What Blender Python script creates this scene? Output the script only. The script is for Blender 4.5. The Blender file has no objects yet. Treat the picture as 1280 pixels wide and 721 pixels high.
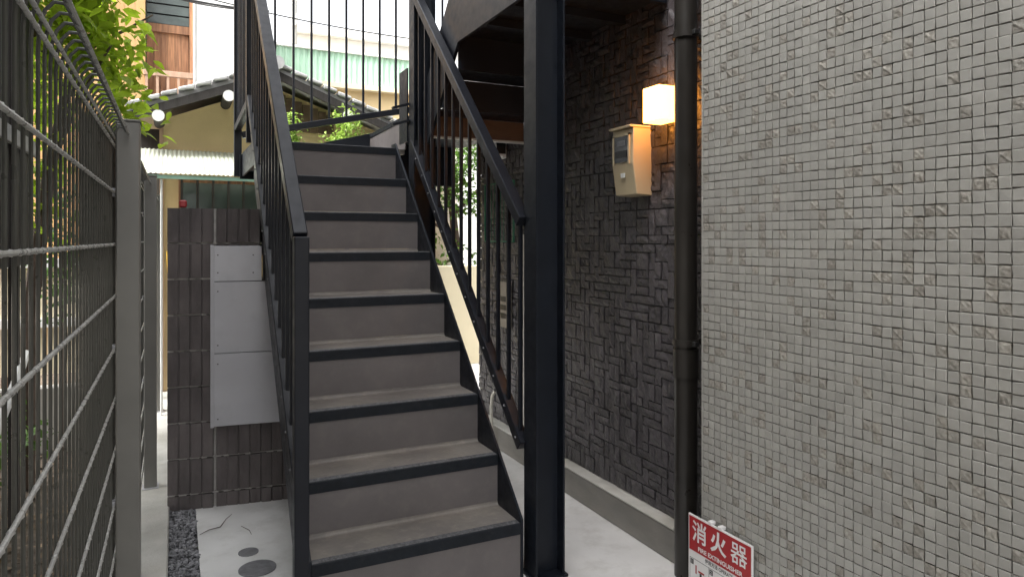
import bpy, bmesh, math, random
from mathutils import Vector, Matrix
R = math.radians
H = 1.37                      # eye height: z below is written relative to the eye, ground is -H
G = -H
rnd = random.Random(7)
scene = bpy.context.scene
col = scene.collection

# ------------------------------------------------------------------ camera, world, sun, exposure
cd = bpy.data.cameras.new('camera'); cam = bpy.data.objects.new('camera', cd); col.objects.link(cam)
YAW = 26.03
cam.location = (0, 0, H); cam.rotation_euler = (R(90), 0, R(-YAW))
cd.sensor_width = 36; cd.lens = 24.19; cd.shift_y = -0.048; cd.clip_start = .02; cd.clip_end = 900
scene.camera = cam
w = bpy.data.worlds.new('World'); scene.world = w; w.use_nodes = True
nt = w.node_tree; nt.nodes.clear()
SUN_EL, SUN_AZ = 55, -112     # thin cloud; the neighbour's house on the left is extended to shade the passage
sky = nt.nodes.new('ShaderNodeTexSky'); sky.sky_type = 'NISHITA'; sky.sun_disc = False
sky.sun_elevation = R(SUN_EL); sky.sun_rotation = R(SUN_AZ); sky.dust_density = 6; sky.air_density = 1.0
hs = nt.nodes.new('ShaderNodeHueSaturation'); hs.inputs['Saturation'].default_value = .12
bg = nt.nodes.new('ShaderNodeBackground'); bg.inputs['Strength'].default_value = .15
wo = nt.nodes.new('ShaderNodeOutputWorld')
nt.links.new(sky.outputs[0], hs.inputs['Color']); nt.links.new(hs.outputs[0], bg.inputs[0]); nt.links.new(bg.outputs[0], wo.inputs[0])
sd = bpy.data.lights.new('sun', 'SUN'); sd.energy = 1.3; sd.angle = R(25); sd.color = (1, .97, .92)
sun = bpy.data.objects.new('sun', sd); col.objects.link(sun)
az = R(SUN_AZ); el = R(SUN_EL)
sdir = Vector((math.sin(az)*math.cos(el), math.cos(az)*math.cos(el), math.sin(el)))
sun.rotation_euler = sdir.to_track_quat('Z', 'Y').to_euler(); sun.location = (-3, -4, 12)
scene.view_settings.view_transform = 'Standard'; scene.view_settings.look = 'None'
scene.view_settings.exposure = 2.15; scene.view_settings.gamma = 1
scene.cycles.max_bounces = 8; scene.cycles.use_denoising = True

# ------------------------------------------------------------------ helpers
WL = {}
def wl(o): return WL.get(o.name, Vector((0, 0, 0))) if o else Vector((0, 0, 0))
def tag(o, label=None, cat=None, group=None, kind=None):
    if label: o['label'] = label
    if cat: o['category'] = cat
    if group: o['group'] = group
    if kind: o['kind'] = kind
    return o
def thing(name, loc, label, cat, group=None):
    o = bpy.data.objects.new(name, None); col.objects.link(o)
    o.empty_display_size = .1
    p = Vector((loc[0], loc[1], loc[2] + H)); o.location = p; WL[o.name] = p
    return tag(o, label, cat, group)
def place(name, me, parent, pos, rot=None, scale=None):
    """link an object with (shared) mesh at eye-relative world pos"""
    o = bpy.data.objects.new(name, me); col.objects.link(o)
    p = Vector((pos[0], pos[1], pos[2] + H))
    o.parent = parent; o.location = p - wl(parent); WL[o.name] = p
    if rot: o.rotation_euler = rot
    if scale: o.scale = scale
    return o

class MB:
    def __init__(s): s.v = []; s.f = []; s.mi = []
    def add(s, vs, fs, mi=0):
        n = len(s.v); s.v += [tuple(v) for v in vs]; s.f += [tuple(i + n for i in f) for f in fs]; s.mi += [mi]*len(fs); return s
    def box(s, x0, x1, y0, y1, z0, z1, mi=0):
        if x0 > x1: x0, x1 = x1, x0
        if y0 > y1: y0, y1 = y1, y0
        if z0 > z1: z0, z1 = z1, z0
        return s.add([(x0,y0,z0),(x1,y0,z0),(x1,y1,z0),(x0,y1,z0),(x0,y0,z1),(x1,y0,z1),(x1,y1,z1),(x0,y1,z1)],
              [(0,3,2,1),(4,5,6,7),(0,1,5,4),(1,2,6,5),(2,3,7,6),(3,0,4,7)], mi)
    def prism(s, poly, axis, a, b, mi=0):
        """poly of 2-D points; axis 'x': (y,z) pts extruded x a..b ; 'y': (x,z) ; 'z': (x,y)"""
        def P(p, t): return {'x': (t, p[0], p[1]), 'y': (p[0], t, p[1]), 'z': (p[0], p[1], t)}[axis]
        n = len(poly); vs = [P(p, a) for p in poly] + [P(p, b) for p in poly]
        fs = [tuple(range(n)), tuple(range(2*n - 1, n - 1, -1))] + [(i, i + n, (i + 1) % n + n, (i + 1) % n) for i in range(n)]
        return s.add(vs, fs, mi)
    def tube(s, pts, r, n=8, mi=0, cap=True):
        pts = [Vector(p) for p in pts]; rs = r if isinstance(r, (list, tuple)) else [r]*len(pts)
        vs = []; fs = []; ref = None
        for i, p in enumerate(pts):
            t = (pts[min(i + 1, len(pts) - 1)] - pts[max(i - 1, 0)]).normalized()
            if ref is None:
                ref = t.orthogonal().normalized()
            u = (ref - t*ref.dot(t))
            u = u.normalized() if u.length > 1e-6 else t.orthogonal().normalized()
            ref = u; vv = t.cross(u)
            for k in range(n):
                a = 2*math.pi*k/n; vs.append(p + (u*math.cos(a) + vv*math.sin(a))*rs[i])
        for i in range(len(pts) - 1):
            for k in range(n):
                a = i*n + k; b = i*n + (k + 1) % n; fs.append((a, b, b + n, a + n))
        if cap: fs.append(tuple(range(n - 1, -1, -1))); m = (len(pts) - 1)*n; fs.append(tuple(range(m, m + n)))
        return s.add(vs, fs, mi)
    def bar(s, p, q, w, h, mi=0):
        """rectangular bar p->q, w across (horizontal), h in the other direction"""
        p = Vector(p); q = Vector(q); t = (q - p).normalized()
        side = t.cross(Vector((0, 0, 1)))
        side = side.normalized() if side.length > 1e-4 else Vector((1, 0, 0))
        up = side.cross(t).normalized(); vs = []
        for c in (p, q):
            for a, b in ((-1,-1),(1,-1),(1,1),(-1,1)): vs.append(c + side*a*w/2 + up*b*h/2)
        return s.add(vs, [(0,1,2,3)[::-1],(4,5,6,7),(0,1,5,4),(1,2,6,5),(2,3,7,6),(3,0,4,7)], mi)
    def mesh(s, name, mats, bevel=0, smooth=False, origin=None, seg=1):
        vs = [Vector(v) for v in s.v]
        if origin is None: origin = s.origin()
        me = bpy.data.meshes.new(name); me.from_pydata([v - origin for v in vs], [], s.f)
        for m in (mats if isinstance(mats, (list, tuple)) else [mats]): me.materials.append(m)
        me.polygons.foreach_set('material_index', s.mi)
        bm = bmesh.new(); bm.from_mesh(me); bmesh.ops.recalc_face_normals(bm, faces=bm.faces)
        if bevel:
            es = [e for e in bm.edges if len(e.link_faces) == 2 and e.calc_face_angle(0) > .5]
            bmesh.ops.bevel(bm, geom=es, offset=bevel, segments=seg, affect='EDGES', profile=.6, clamp_overlap=True)
        bm.to_mesh(me); bm.free()
        if smooth: me.polygons.foreach_set('use_smooth', [True]*len(me.polygons)); me.set_sharp_from_angle(angle=R(42))
        return me
    def origin(s):
        xs = [v[0] for v in s.v]; ys = [v[1] for v in s.v]; zs = [v[2] for v in s.v]
        return Vector(((min(xs) + max(xs))/2, (min(ys) + max(ys))/2, min(zs)))
    def build(s, name, mats, parent=None, bevel=0, smooth=False, seg=1):
        o = s.origin(); me = s.mesh(name, mats, bevel, smooth, o, seg)
        return place(name, me, parent, o)
def box(name, m, parent, *a, bevel=0): return MB().box(*a).build(name, m, parent, bevel)

# ------------------------------------------------------------------ materials
def nodes(name):
    m = bpy.data.materials.new(name); m.use_nodes = True; t = m.node_tree
    return m, t, t.nodes['Principled BSDF']
def M(name, c, rough=.6, metal=0, var=.12, vs=6, bump=0, bs=80, spec=.5, c2=None, cs=3, camt=.5, piece=0, wear=None, trans=0, det=6, stretch=(1,1,1)):
    """colour c with noise variation; c2 a second tone in patches; piece = per-piece random brightness; wear=(colour, amount)"""
    m, t, b = nodes(name); N = t.nodes.new; L = t.links.new
    geo = N('ShaderNodeNewGeometry'); mp = N('ShaderNodeMapping'); mp.inputs['Scale'].default_value = stretch
    L(geo.outputs['Position'], mp.inputs['Vector'])
    def noise(sc, d=det, r=.55):
        n = N('ShaderNodeTexNoise'); n.inputs['Scale'].default_value = sc; n.inputs['Detail'].default_value = d; n.inputs['Roughness'].default_value = r
        L(mp.outputs[0], n.inputs['Vector']); return n.outputs['Fac']
    def ramp(f, lo, hi, a=.3, z=.7):
        r = N('ShaderNodeMapRange'); r.inputs['From Min'].default_value = a; r.inputs['From Max'].default_value = z
        r.inputs['To Min'].default_value = lo; r.inputs['To Max'].default_value = hi; L(f, r.inputs['Value']); return r.outputs[0]
    base = N('ShaderNodeRGB'); base.outputs[0].default_value = (*c, 1); out = base.outputs[0]
    def mix(fac, a, bcol, mode='MIX'):
        x = N('ShaderNodeMix'); x.data_type = 'RGBA'; x.blend_type = mode; x.clamp_factor = True
        if isinstance(fac, float): x.inputs['Factor'].default_value = fac
        else: L(fac, x.inputs['Factor'])
        L(a, x.inputs['A'])
        if isinstance(bcol, tuple): x.inputs['B'].default_value = (*bcol, 1)
        else: L(bcol, x.inputs['B'])
        return x.outputs['Result']
    if c2: out = mix(ramp(noise(cs), 0, camt, .42, .68), out, c2)
    if wear: out = mix(ramp(noise(cs*4.3, 9, .7), 0, wear[1], .5, .72), out, wear[0])
    fac = ramp(noise(vs), 1 - var, 1 + var)
    if piece:
        oi = N('ShaderNodeObjectInfo'); ad = N('ShaderNodeMath'); ad.operation = 'ADD'; L(oi.outputs['Random'], ad.inputs[0]); L(geo.outputs['Random Per Island'], ad.inputs[1])
        fr = N('ShaderNodeMath'); fr.operation = 'FRACT'; L(ad.outputs[0], fr.inputs[0])
        pr = ramp(fr.outputs[0], 1 - piece, 1 + piece, 0, 1)
        mu = N('ShaderNodeMath'); mu.operation = 'MULTIPLY'; L(fac, mu.inputs[0]); L(pr, mu.inputs[1]); fac = mu.outputs[0]
    cmb = N('ShaderNodeVectorMath'); cmb.operation = 'SCALE'; L(out, cmb.inputs[0]); L(fac, cmb.inputs['Scale'])
    L(cmb.outputs[0], b.inputs['Base Color'])
    rr = ramp(noise(vs*2.7), max(0, rough - .1), min(1, rough + .1)); L(rr, b.inputs['Roughness'])
    b.inputs['Metallic'].default_value = metal; b.inputs['Specular IOR Level'].default_value = spec
    if bump:
        bp = N('ShaderNodeBump'); bp.inputs['Strength'].default_value = 1; bp.inputs['Distance'].default_value = bump
        L(noise(bs, 8, .6), bp.inputs['Height']); L(bp.outputs[0], b.inputs['Normal'])
    if trans:
        tr = N('ShaderNodeBsdfTranslucent'); L(cmb.outputs[0], tr.inputs['Color']); ms = N('ShaderNodeMixShader'); ms.inputs[0].default_value = trans
        o = t.nodes['Material Output']; L(b.outputs[0], ms.inputs[1]); L(tr.outputs[0], ms.inputs[2]); L(ms.outputs[0], o.inputs['Surface'])
    return m
mt = {}
mt['ground'] = M('ground', (.22,.2,.17), .95, var=.25, bump=.01, bs=20)
mt['concrete'] = M('concrete', (.66,.655,.645), .85, var=.12, vs=2.5, bump=.0012, bs=140, c2=(.47,.46,.44), cs=1.3, camt=.5, wear=((.38,.36,.33),.45))
mt['kerb'] = M('kerb concrete', (.5,.49,.455), .9, var=.14, vs=5, bump=.002, bs=90, c2=(.28,.26,.22), cs=3, camt=.6)
mt['plinth'] = M('plinth concrete', (.2,.19,.175), .88, var=.18, vs=4, bump=.0015, bs=60, c2=(.27,.25,.22), cs=3, stretch=(1,.6,1.6))
mt['soil'] = M('soil', (.09,.07,.05), 1, var=.4, vs=9, bump=.02, bs=25)
mt['gravelbed'] = M('gravel bed', (.06,.06,.062), 1, var=.3, vs=60)
mt['gravel'] = M('gravel stone', (.2,.2,.21), .85, var=.25, vs=30, piece=.6, bump=.001, bs=200)
mt['steel'] = M('black painted steel', (.0075,.0100,.0155), .42, var=.18, vs=9, bump=.0002, bs=240, spec=.28, wear=((.02,.02,.022),.15), cs=2)
mt['rail'] = M('black painted rail', (.010,.0115,.0165), .38, var=.15, vs=9, bump=.00015, bs=200, spec=.28, wear=((.02,.02,.024),.15), cs=3)
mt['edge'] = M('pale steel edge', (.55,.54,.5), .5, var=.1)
mt['lampbrown'] = M('lamp warmed brown', (.12,.06,.032), .55, var=.25, vs=6, stretch=(1,1,3))  # brown puts some of the wall lamp's glow into the beam's colour
mt['vinyl'] = M('grey vinyl tread', (.15,.135,.124), .55, var=.18, vs=4, bump=.0005, bs=300, c2=(.2,.18,.155), cs=5, camt=.8, wear=((.27,.24,.205),.6), piece=.07)
mt['riser'] = M('grey vinyl riser', (.135,.121,.119), .6, var=.12, vs=3, bump=.0006, bs=300, c2=(.11,.1,.1), cs=4, wear=((.19,.172,.155),.3), piece=.07)
mt['nosing'] = M('black rubber nosing', (.012,.0145,.019), .5, var=.2, vs=20, bump=.0003, bs=300, spec=.18, wear=((.04,.04,.04),.25), cs=6)
mt['grip'] = M('worn grip strip', (.075,.075,.08), .5, var=.55, vs=45, bump=.0006, bs=200, wear=((.2,.2,.2),.5), cs=9, stretch=(1.6,1,1))
mt['fence'] = M('dark grey fence coating', (.075,.075,.066), .34, var=.12, vs=12, spec=.5)
mt['fencewire'] = M('sky bright fence wire', (.42,.42,.40), .3, var=.15, vs=14)  # pale colour stands in for sky highlights along the horizontal wires
mt['post'] = M('grey fence post', (.185,.18,.165), .42, var=.08, vs=7, bump=.0001, bs=300)
mt['block'] = M('dark split block', (.105,.091,.09), .92, var=.2, vs=14, bump=.0035, bs=95, c2=(.14,.122,.118), cs=7, piece=.12, stretch=(1,1,.35))
mt['mortar'] = M('mortar', (.38,.36,.34), .95, var=.2, vs=30, bump=.001, bs=150)
mt['plate'] = M('stainless plate', (.5,.5,.53), .45, metal=.35, var=.06, vs=3, wear=((.4,.4,.42),.5), cs=1.5, piece=.06)
mt['bolt'] = M('dark bolt', (.05,.05,.05), .4, metal=.6)
mt['stone'] = M('dark brick stone', (.056,.051,.056), .36, var=.3, vs=22, bump=.008, bs=60, c2=(.08,.073,.078), cs=12, piece=.28, spec=.55)
mt['stonejoint'] = M('dark joint', (.012,.011,.012), .9)
mt['tile'] = M('pale mosaic tile', (.35,.342,.315), .5, var=.05, vs=8, bump=.0009, bs=110, piece=.07, wear=((.3,.285,.25),.25), c2=(.31,.303,.28), cs=1.6, camt=.8)
mt['roughtile'] = M('split mosaic tile', (.325,.31,.275), .8, var=.25, vs=110, bump=.0026, bs=90, piece=.15, c2=(.235,.215,.185), cs=60, camt=.9)
mt['grout'] = M('grey grout', (.215,.205,.187), .95, var=.15, vs=20)
mt['pipe'] = M('dark brown pipe', (.022,.0195,.017), .36, var=.1, vs=5, spec=.5)
mt['beige'] = M('meter box beige', (.52,.43,.28), .45, var=.05)
mt['meterdark'] = M('meter window', (.015,.014,.013), .15)
mt['white'] = M('white paint', (.78,.78,.76), .6, var=.04, vs=2)
mt['stuccoy'] = M('yellow stucco', (.62,.48,.27), .9, var=.1, vs=2, bump=.002, bs=120, c2=(.54,.41,.23), cs=1.2)
mt['stuccoo'] = M('ochre boards', (.45,.27,.115), .85, var=.08, vs=3)
mt['cream'] = M('cream render', (.7,.62,.44), .9, var=.06, vs=2)
mt['rooftile'] = M('grey roof tile', (.42,.42,.42), .55, var=.2, vs=12, piece=.12)
mt['darkwood'] = M('dark stained timber', (.028,.024,.022), .7, var=.3, vs=10, stretch=(4,4,.4), piece=.2, bump=.001, bs=60)
mt['wood'] = M('weathered cedar', (.23,.11,.055), .75, var=.4, vs=9, stretch=(5,5,.35), piece=.25, bump=.001, bs=60, c2=(.34,.17,.08), cs=4)
mt['gableboard'] = M('brown gable board', (.13,.085,.055), .8, var=.3, vs=8, piece=.2)
mt['woodlight'] = M('pale old timber', (.34,.22,.15), .75, var=.25, vs=9, stretch=(2,2,.5))
mt['glass'] = M('old dark glass', (.05,.065,.06), .12, var=.3, vs=4)
mt['green'] = M('green corrugated metal', (.42,.62,.48), .6, var=.1, vs=2)
mt['awning'] = M('pale corrugated sheet', (.68,.72,.62), .5, var=.12, vs=3, trans=.3, c2=(.5,.55,.45), cs=2)
mt['awningedge'] = M('green awning edge', (.25,.42,.33), .5)
mt['leaf'] = M('fresh leaf', (.36,.5,.035), .45, var=.3, vs=5, piece=.4, trans=.6, spec=.4)
mt['leafdark'] = M('garden leaf', (.085,.17,.025), .45, var=.3, vs=4, piece=.5, trans=.45)
mt['bush'] = M('bright shrub leaf', (.3,.44,.08), .5, var=.25, vs=5, piece=.35, trans=.5)
mt['bark'] = M('bark', (.085,.06,.045), .9, var=.3, vs=14, bump=.006, bs=30)
mt['pole'] = M('concrete pole', (.4,.4,.39), .9)
mt['cable'] = M('black cable', (.02,.02,.02), .6)
mt['red'] = M('sign red', (.36,.012,.016), .4, var=.04)
mt['signwhite'] = M('sign white', (.74,.73,.72), .4, var=.03)
mt['signblack'] = M('sign black', (.02,.02,.02), .5)
mt['greenclear'] = M('green net frame', (.03,.16,.1), .4)
mt['yellow'] = M('yellow hose', (.7,.42,.03), .4)
mt['pvc'] = M('pale pvc', (.6,.57,.5), .45)
mt['dull'] = M('dull board', (.3,.26,.21), .7)
mt['cap'] = M('grey cast cover', (.2,.2,.21), .6, metal=.3, var=.2, vs=30, bump=.001, bs=120)
mt['debris'] = M('leaf litter', (.16,.115,.07), .95, var=.3, vs=10, piece=.6)
mt['farwhite'] = M('far white wall', (.72,.72,.71), .8, var=.03)
m, t, b = nodes('lamp glass'); b.inputs['Base Color'].default_value = (.9,.8,.6,1); b.inputs['Emission Color'].default_value = (1,.36,.045,1); b.inputs['Emission Strength'].default_value = 3.6; mt['lamp'] = m

# ------------------------------------------------------------------ ground
def struct(o): return tag(o, kind='structure')
struct(MB().box(-150,150,-150,150,G-.30,G-.06).build('ground', mt['ground']))
struct(MB().box(.09,7,-4,9.5,G-.05,G).build('pavement', mt['concrete']))
struct(MB().prism([(-.03,3.93),(.09,3.93),(.09,9.5),(-.03,9.5)],'z',G-.05,G).build('path', mt['concrete']))
struct(MB().box(-.33,-.03,-4,9.5,G-.05,G+.03).build('kerb', mt['kerb'], bevel=.006))
struct(MB().box(-9,-.33,-4,14,G-.05,G-.012).build('yard_soil', mt['soil']))
struct(MB().box(-.03,.09,-4,3.93,G-.05,G-.012).build('gravel_bed', mt['gravelbed']))
# gravel
def stone_shape(r, rr):
    bm = bmesh.new(); bmesh.ops.create_icosphere(bm, subdivisions=1, radius=r)
    vs = []
    sx, sy, sz = rr.uniform(.7,1.3), rr.uniform(.7,1.3), rr.uniform(.5,.9)
    for v in bm.verts: k = rr.uniform(.8,1.15); vs.append(Vector((v.co.x*sx*k, v.co.y*sy*k, v.co.z*sz*k)))
    fs = [tuple(v.index for v in f.verts) for f in bm.faces]; bm.free(); return vs, fs
shapes = [stone_shape(1, rnd) for _ in range(8)]
mb = MB()
for i in range(3200):
    vs, fs = shapes[i % 8]; r = rnd.uniform(.005,.0105); a = rnd.uniform(0,6.3); ca, sa = math.cos(a)*r, math.sin(a)*r
    x, y = rnd.uniform(-.026,.094), rnd.uniform(1.2,3.9)
    if x > .084 and rnd.random() < .6: continue
    z = G - .008 + rnd.uniform(0,.008)
    mb.add([(x + v.x*ca - v.y*sa, y + v.x*sa + v.y*ca, z + v.z*r) for v in vs], fs)
tag(mb.build('gravel', mt['gravel']), 'strip of dark grey crushed gravel between kerb and slab', 'gravel', kind='stuff')

# ------------------------------------------------------------------ apartment building: tiled wall, dark brick wall
XD, XT = 1.97, 1.70          # dark wall face, pale wall face
YC, YE = 1.92, 4.56          # corner between the two, far corner
bld = thing('apartment_building', (2.6, 2, G), 'apartment building with dark split-brick wall and pale mosaic tile wall', 'building')
dw = MB().box(XD+.012, 6, YC-.1, YE, G, 4.6).build('dark_wall', mt['stonejoint'], bld)
tw = MB().box(XT+.006, 6, -4, YC-.004, G, 4.6).build('tile_wall', mt['grout'], bld)
box('plinth', mt['plinth'], bld, XD-.08, XD+.012, YC, YE+.02, G, G+.138, bevel=.004)
box('plinth_cap', mt['kerb'], bld, XD-.082, XD+.008, YC, YE+.022, G+.1385, G+.146, bevel=.002)

ca_, sa_ = math.cos(R(YAW)), math.sin(R(YAW))
def depth(x, y): return x*sa_ + y*ca_
def seen(x, y, z):
    d = depth(x, y)
    if d < .1: return None
    px = 640 + 860*(x*ca_ - y*sa_)/d; py = 299 - 860*z/d
    return (px, py, d) if -20 < px < 1300 and -20 < py < 741 else None

def piece_mesh(name, wd, ht, dep, m, gap, rough, n=(4,4), bev=.002, rr=rnd, jag=0, edge=.62):
    """a facing piece on a wall of normal -x, centred at 0,0 in (y,z); front at x=-dep"""
    w2, h2 = wd/2 - gap/2, ht/2 - gap/2; nu, nv = n; vs = []; fs = []
    if not rough:
        sk = [rr.uniform(-.0012,.0012)*(jag > 0) for _ in range(8)]
        for i, (a, b) in enumerate(((-1,-1),(1,-1),(1,1),(-1,1))): vs.append((.004, a*w2 + sk[i], b*h2 + sk[i+4]))
        for i, (a, b) in enumerate(((-1,-1),(1,-1),(1,1),(-1,1))): vs.append((-dep + bev, a*w2 + sk[i], b*h2 + sk[i+4]))
        for i, (a, b) in enumerate(((-1,-1),(1,-1),(1,1),(-1,1))): vs.append((-dep + rr.uniform(-.0004,.0004), a*(w2-bev) + sk[i], b*(h2-bev) + sk[i+4]))
        for k in (0, 4):
            for i in range(4): j = (i + 1) % 4; fs.append((k+i, k+j, k+j+4, k+i+4))
        fs.append((8,9,10,11))
    else:
        for j in range(nv + 1):
            for i in range(nu + 1):
                u, v = i/nu, j/nv; e = (i in (0, nu)) or (j in (0, nv))
                vs.append((-dep*(edge if e else 1) + rr.uniform(-rough, rough)*(.5 if e else 1), (u*2-1)*w2 + rr.uniform(-jag,jag), (v*2-1)*h2 + rr.uniform(-jag,jag)))
        for j in range(nv):
            for i in range(nu): a = j*(nu+1) + i; fs.append((a, a+1, a+nu+2, a+nu+1))
        ring = [i for i in range(nu+1)] + [j*(nu+1)+nu for j in range(1, nv+1)] + [nv*(nu+1)+i for i in range(nu-1, -1, -1)] + [j*(nu+1) for j in range(nv-1, 0, -1)]
        base = len(vs)
        for r in ring: vs.append((.013, vs[r][1], vs[r][2]))
        for k in range(len(ring)): k2 = (k+1) % len(ring); fs.append((ring[k], ring[k2], base+k2, base+k))
    me = MB().add(vs, fs).mesh(name, m, origin=Vector((0,0,0)))
    return me, vs, fs
def field(parent, items, name, limit=300):
    """items: (me, vs, fs, pos, mat, key) - the largest in view become parts, the rest one joined part"""
    items.sort(key=lambda t: t[5])
    for me, vs, fs, p, m_, k in items[:limit]: place(name, me, parent, p)
    mats = []; mb = MB()
    for me, vs, fs, p, m_, k in items[limit:]:
        if m_ not in mats: mats.append(m_)
        mb.add([(v[0]+p[0], v[1]+p[1], v[2]+p[2]) for v in vs], fs, mats.index(m_))
    tag(mb.build(name + '_field', mats, parent), kind='stuff')
# pale mosaic
P = .029; rt = random.Random(3)
smooth_t = [piece_mesh('tile', P, P, .0024, mt['tile'], .0024, 0, bev=.0012, jag=1, rr=rt) for _ in range(8)]
rough_t = [piece_mesh('tile', P, P, .0024, mt['roughtile'], .0028, .0011, (4,4), rr=rt, jag=.0008) for _ in range(6)]
items = []
for i in range(102):
    y = YC - .003 - (i + .5)*P
    for j in range(94):
        z = -1.335 + (j + .5)*P
        rough = rt.random() < .13
        me, vs, fs = rt.choice(rough_t if rough else smooth_t)
        s = seen(XT, y, z); key = s[2] if s else 50 + rt.random()
        items.append((me, vs, fs, (XT + rt.uniform(-.0005,.0008), y, z), mt['roughtile' if rough else 'tile'], key))
field(tw, items, 'tile')
box('corner_trim', mt['tile'], bld, XT-.002, XT+.006, YC-.0035, YC+.004, G, 1.45)
# dark bricks: irregular interlocking pattern on a small grid
U, V = .046, .040; rs_ = random.Random(11)
NY, NZ = int((YE - YC + .1)/U), 65
grid = [[False]*NZ for _ in range(NY)]
sizes = [(1,2),(2,1),(1,2),(1,2),(1,1),(1,2),(1,3),(2,1),(1,3),(2,2)]
kinds = {}
items = []
for i in range(NY):
    for j in range(NZ):
        if grid[i][j]: continue
        opts = sizes[:]; rs_.shuffle(opts); opts.append((1,1))
        for (a, c) in opts:
            if i + a <= NY and j + c <= NZ and all(not grid[i+p][j+q] for p in range(a) for q in range(c)): break
        for p in range(a):
            for q in range(c): grid[i+p][j+q] = True
        key = (a, c, rs_.randrange(5))
        if key not in kinds: kinds[key] = piece_mesh('brick', a*U, c*V, .012, mt['stone'], .0045, .0048, (min(3,1+a), min(3,1+c)), rr=rs_, jag=.001, edge=.86)
        me, vs, fs = kinds[key]
        y = YC - .08 + (i + a/2)*U; z = -1.222 + (j + c/2)*V
        s = seen(XD, y, z); k2 = 50 + rs_.random()
        if s and (702 < s[0] < 840): k2 = s[2]/math.sqrt(a*c)
        items.append((me, vs, fs, (XD + rs_.uniform(-.003,.003), y, z), mt['stone'], k2))
field(dw, items, 'brick')

# ------------------------------------------------------------------ staircase
X0, X1 = .427, 1.248          # treads between the stringers
Y1, Z1, GO, RI = 2.479, -1.1425, .219, .2145
SL = RI/GO
st = thing('steel_staircase', (.83, Y1, G), 'black steel outdoor staircase with grey treads, railings and turning landing', 'staircase')
NS = 9
for k in range(1, NS + 1):
    y, z = Y1 + GO*(k-1), Z1 + RI*(k-1)
    zb = G if k == 1 else z - RI
    y2 = y + GO if k < NS else 5.14
    xr = X1 if k < NS else 1.316
    # tread sheet with a small cove against the riser behind
    c = .016
    poly = [(y+.034, z-.004), (y+.034, z)]
    if k < NS: poly += [(y2-c, z)] + [(y2 - c + c*math.sin(a), z + c - c*math.cos(a)) for a in (R(30), R(60), R(88))] + [(y2+.002, z+c), (y2+.002, z-.004)]
    else: poly += [(y2, z), (y2, z-.03)]
    if k == NS: poly[0] = (y+.034, z-.03)
    tr = MB().prism(poly, 'x', X0, xr).build('tread', mt['vinyl'], st)
    MB().prism([(y, zb+(.0165 if k > 1 else .001)), (y, z-.044), (y+.006, z-.044), (y+.006, zb+(.0165 if k > 1 else .001))], 'x', X0, X1).build('riser', mt['riser'], st)
    # nosing: front lip and ridged top
    n = MB()
    prof = [(y-.004, z-.044), (y-.004, z-.002), (y-.001, z+.0015)]
    for q in range(4):
        a = y + .002 + q*.008; prof += [(a, z+.0015), (a+.0012, z+.0032), (a+.0048, z+.0032), (a+.006, z+.0015)]
    gp_ = [(y+.0015, z+.0012)] + prof[3:] + [(y+.0345, z+.0012)]
    prof = prof[:3] + [(y+.0015, z+.0012)]
    prof += [(y+.0345, z+.0011), (y+.0345, z-.004), (y+.0075, z-.004), (y+.0075, z-.044)]
    n.prism(prof, 'x', X0+.001, xr-.001 if k < NS else X1).build('nosing', mt['nosing'], st)
    MB().prism(gp_, 'x', X0+.004, (xr if k < NS else X1)-.004).build('grip_strip', mt['grip'], st)
    # steel pan under the tread
    if k < NS: MB().box(X0, X1, y+.008, y2-.001, z-.012, z-.0045).build('tread_pan', mt['steel'], st)
yN, zN = Y1 + GO*(NS-1), Z1 + RI*(NS-1)
for nm, xa, xb in (('stringer', .4155, .4265), ('stringer', 1.2485, 1.2595)):
    top = .014
    poly = [(Y1-.006, G), (Y1-.006, Z1+top), (yN+.02, zN+top+.02*SL), (yN+.1, zN+top+.02*SL), (yN+.1, zN-.22), (Y1+.21, G)]
    MB().prism(poly, 'x', xa, xb).build(nm, mt['steel'], st, bevel=.0012)
box('landing_plate', mt['steel'], st, .4275, 1.314, yN+.101, 5.135, zN-.10, zN-.032)
# far toe plate, rising to the right
MB().prism([(.40,.42),(2.0,.42),(2.0,.96),(1.44,.83),(.73,.645),(.40,.59)], 'y', 5.142, 5.154).build('toe_plate', mt['steel'], st, bevel=.0012)
MB().prism([(4.335,.44),(5.141,.44),(5.141,.60),(4.335,.585)], 'x', .4155, .4265).build('toe_plate', mt['steel'], st)
# second landing: riser, tread
zL = .788
box('riser', mt['riser'], st, 1.3165, 1.3225, 4.25, 5.14, zN+.001, zL-.03)
box('nosing', mt['nosing'], st, 1.312, 1.34, 4.25, 5.14, zL-.029, zL+.003, bevel=.002)
box('tread', mt['vinyl'], st, 1.3405, 2.06, 4.0, 5.14, zL-.03, zL)
box('landing_plate', mt['steel'], st, 1.3405, 2.06, 3.86, 5.13, .726, .757)
# steps that turn back towards the gallery, seen from below
box('landing_beam', mt['lampbrown'], st, 1.345, 1.955, 3.84, 3.852, .604, .725)
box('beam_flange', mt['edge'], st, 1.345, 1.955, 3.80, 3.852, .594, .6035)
box('riser', mt['steel'], st, 1.345, 1.955, 3.62, 3.628, .7355, .897)
box('tread', mt['steel'], st, 1.345, 1.955, 3.62, 3.838, .727, .735)
box('riser', mt['steel'], st, 1.345, 1.955, 3.40, 3.408, .9065, 1.10)
box('tread', mt['steel'], st, 1.345, 1.955, 3.40, 3.618, .898, .906)
box('gallery_floor', mt['steel'], st, 1.345, 1.955, 2.47, 3.399, 1.08, 1.42)
for yy in (2.75, 3.05): box('gallery_joist', mt['steel'], st, 1.345, 1.955, yy, yy+.04, 1.04, 1.0795)
box('gallery_beam', mt['steel'], st, 1.345, 1.955, 2.44, 2.469, 1.045, 1.40)
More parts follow.
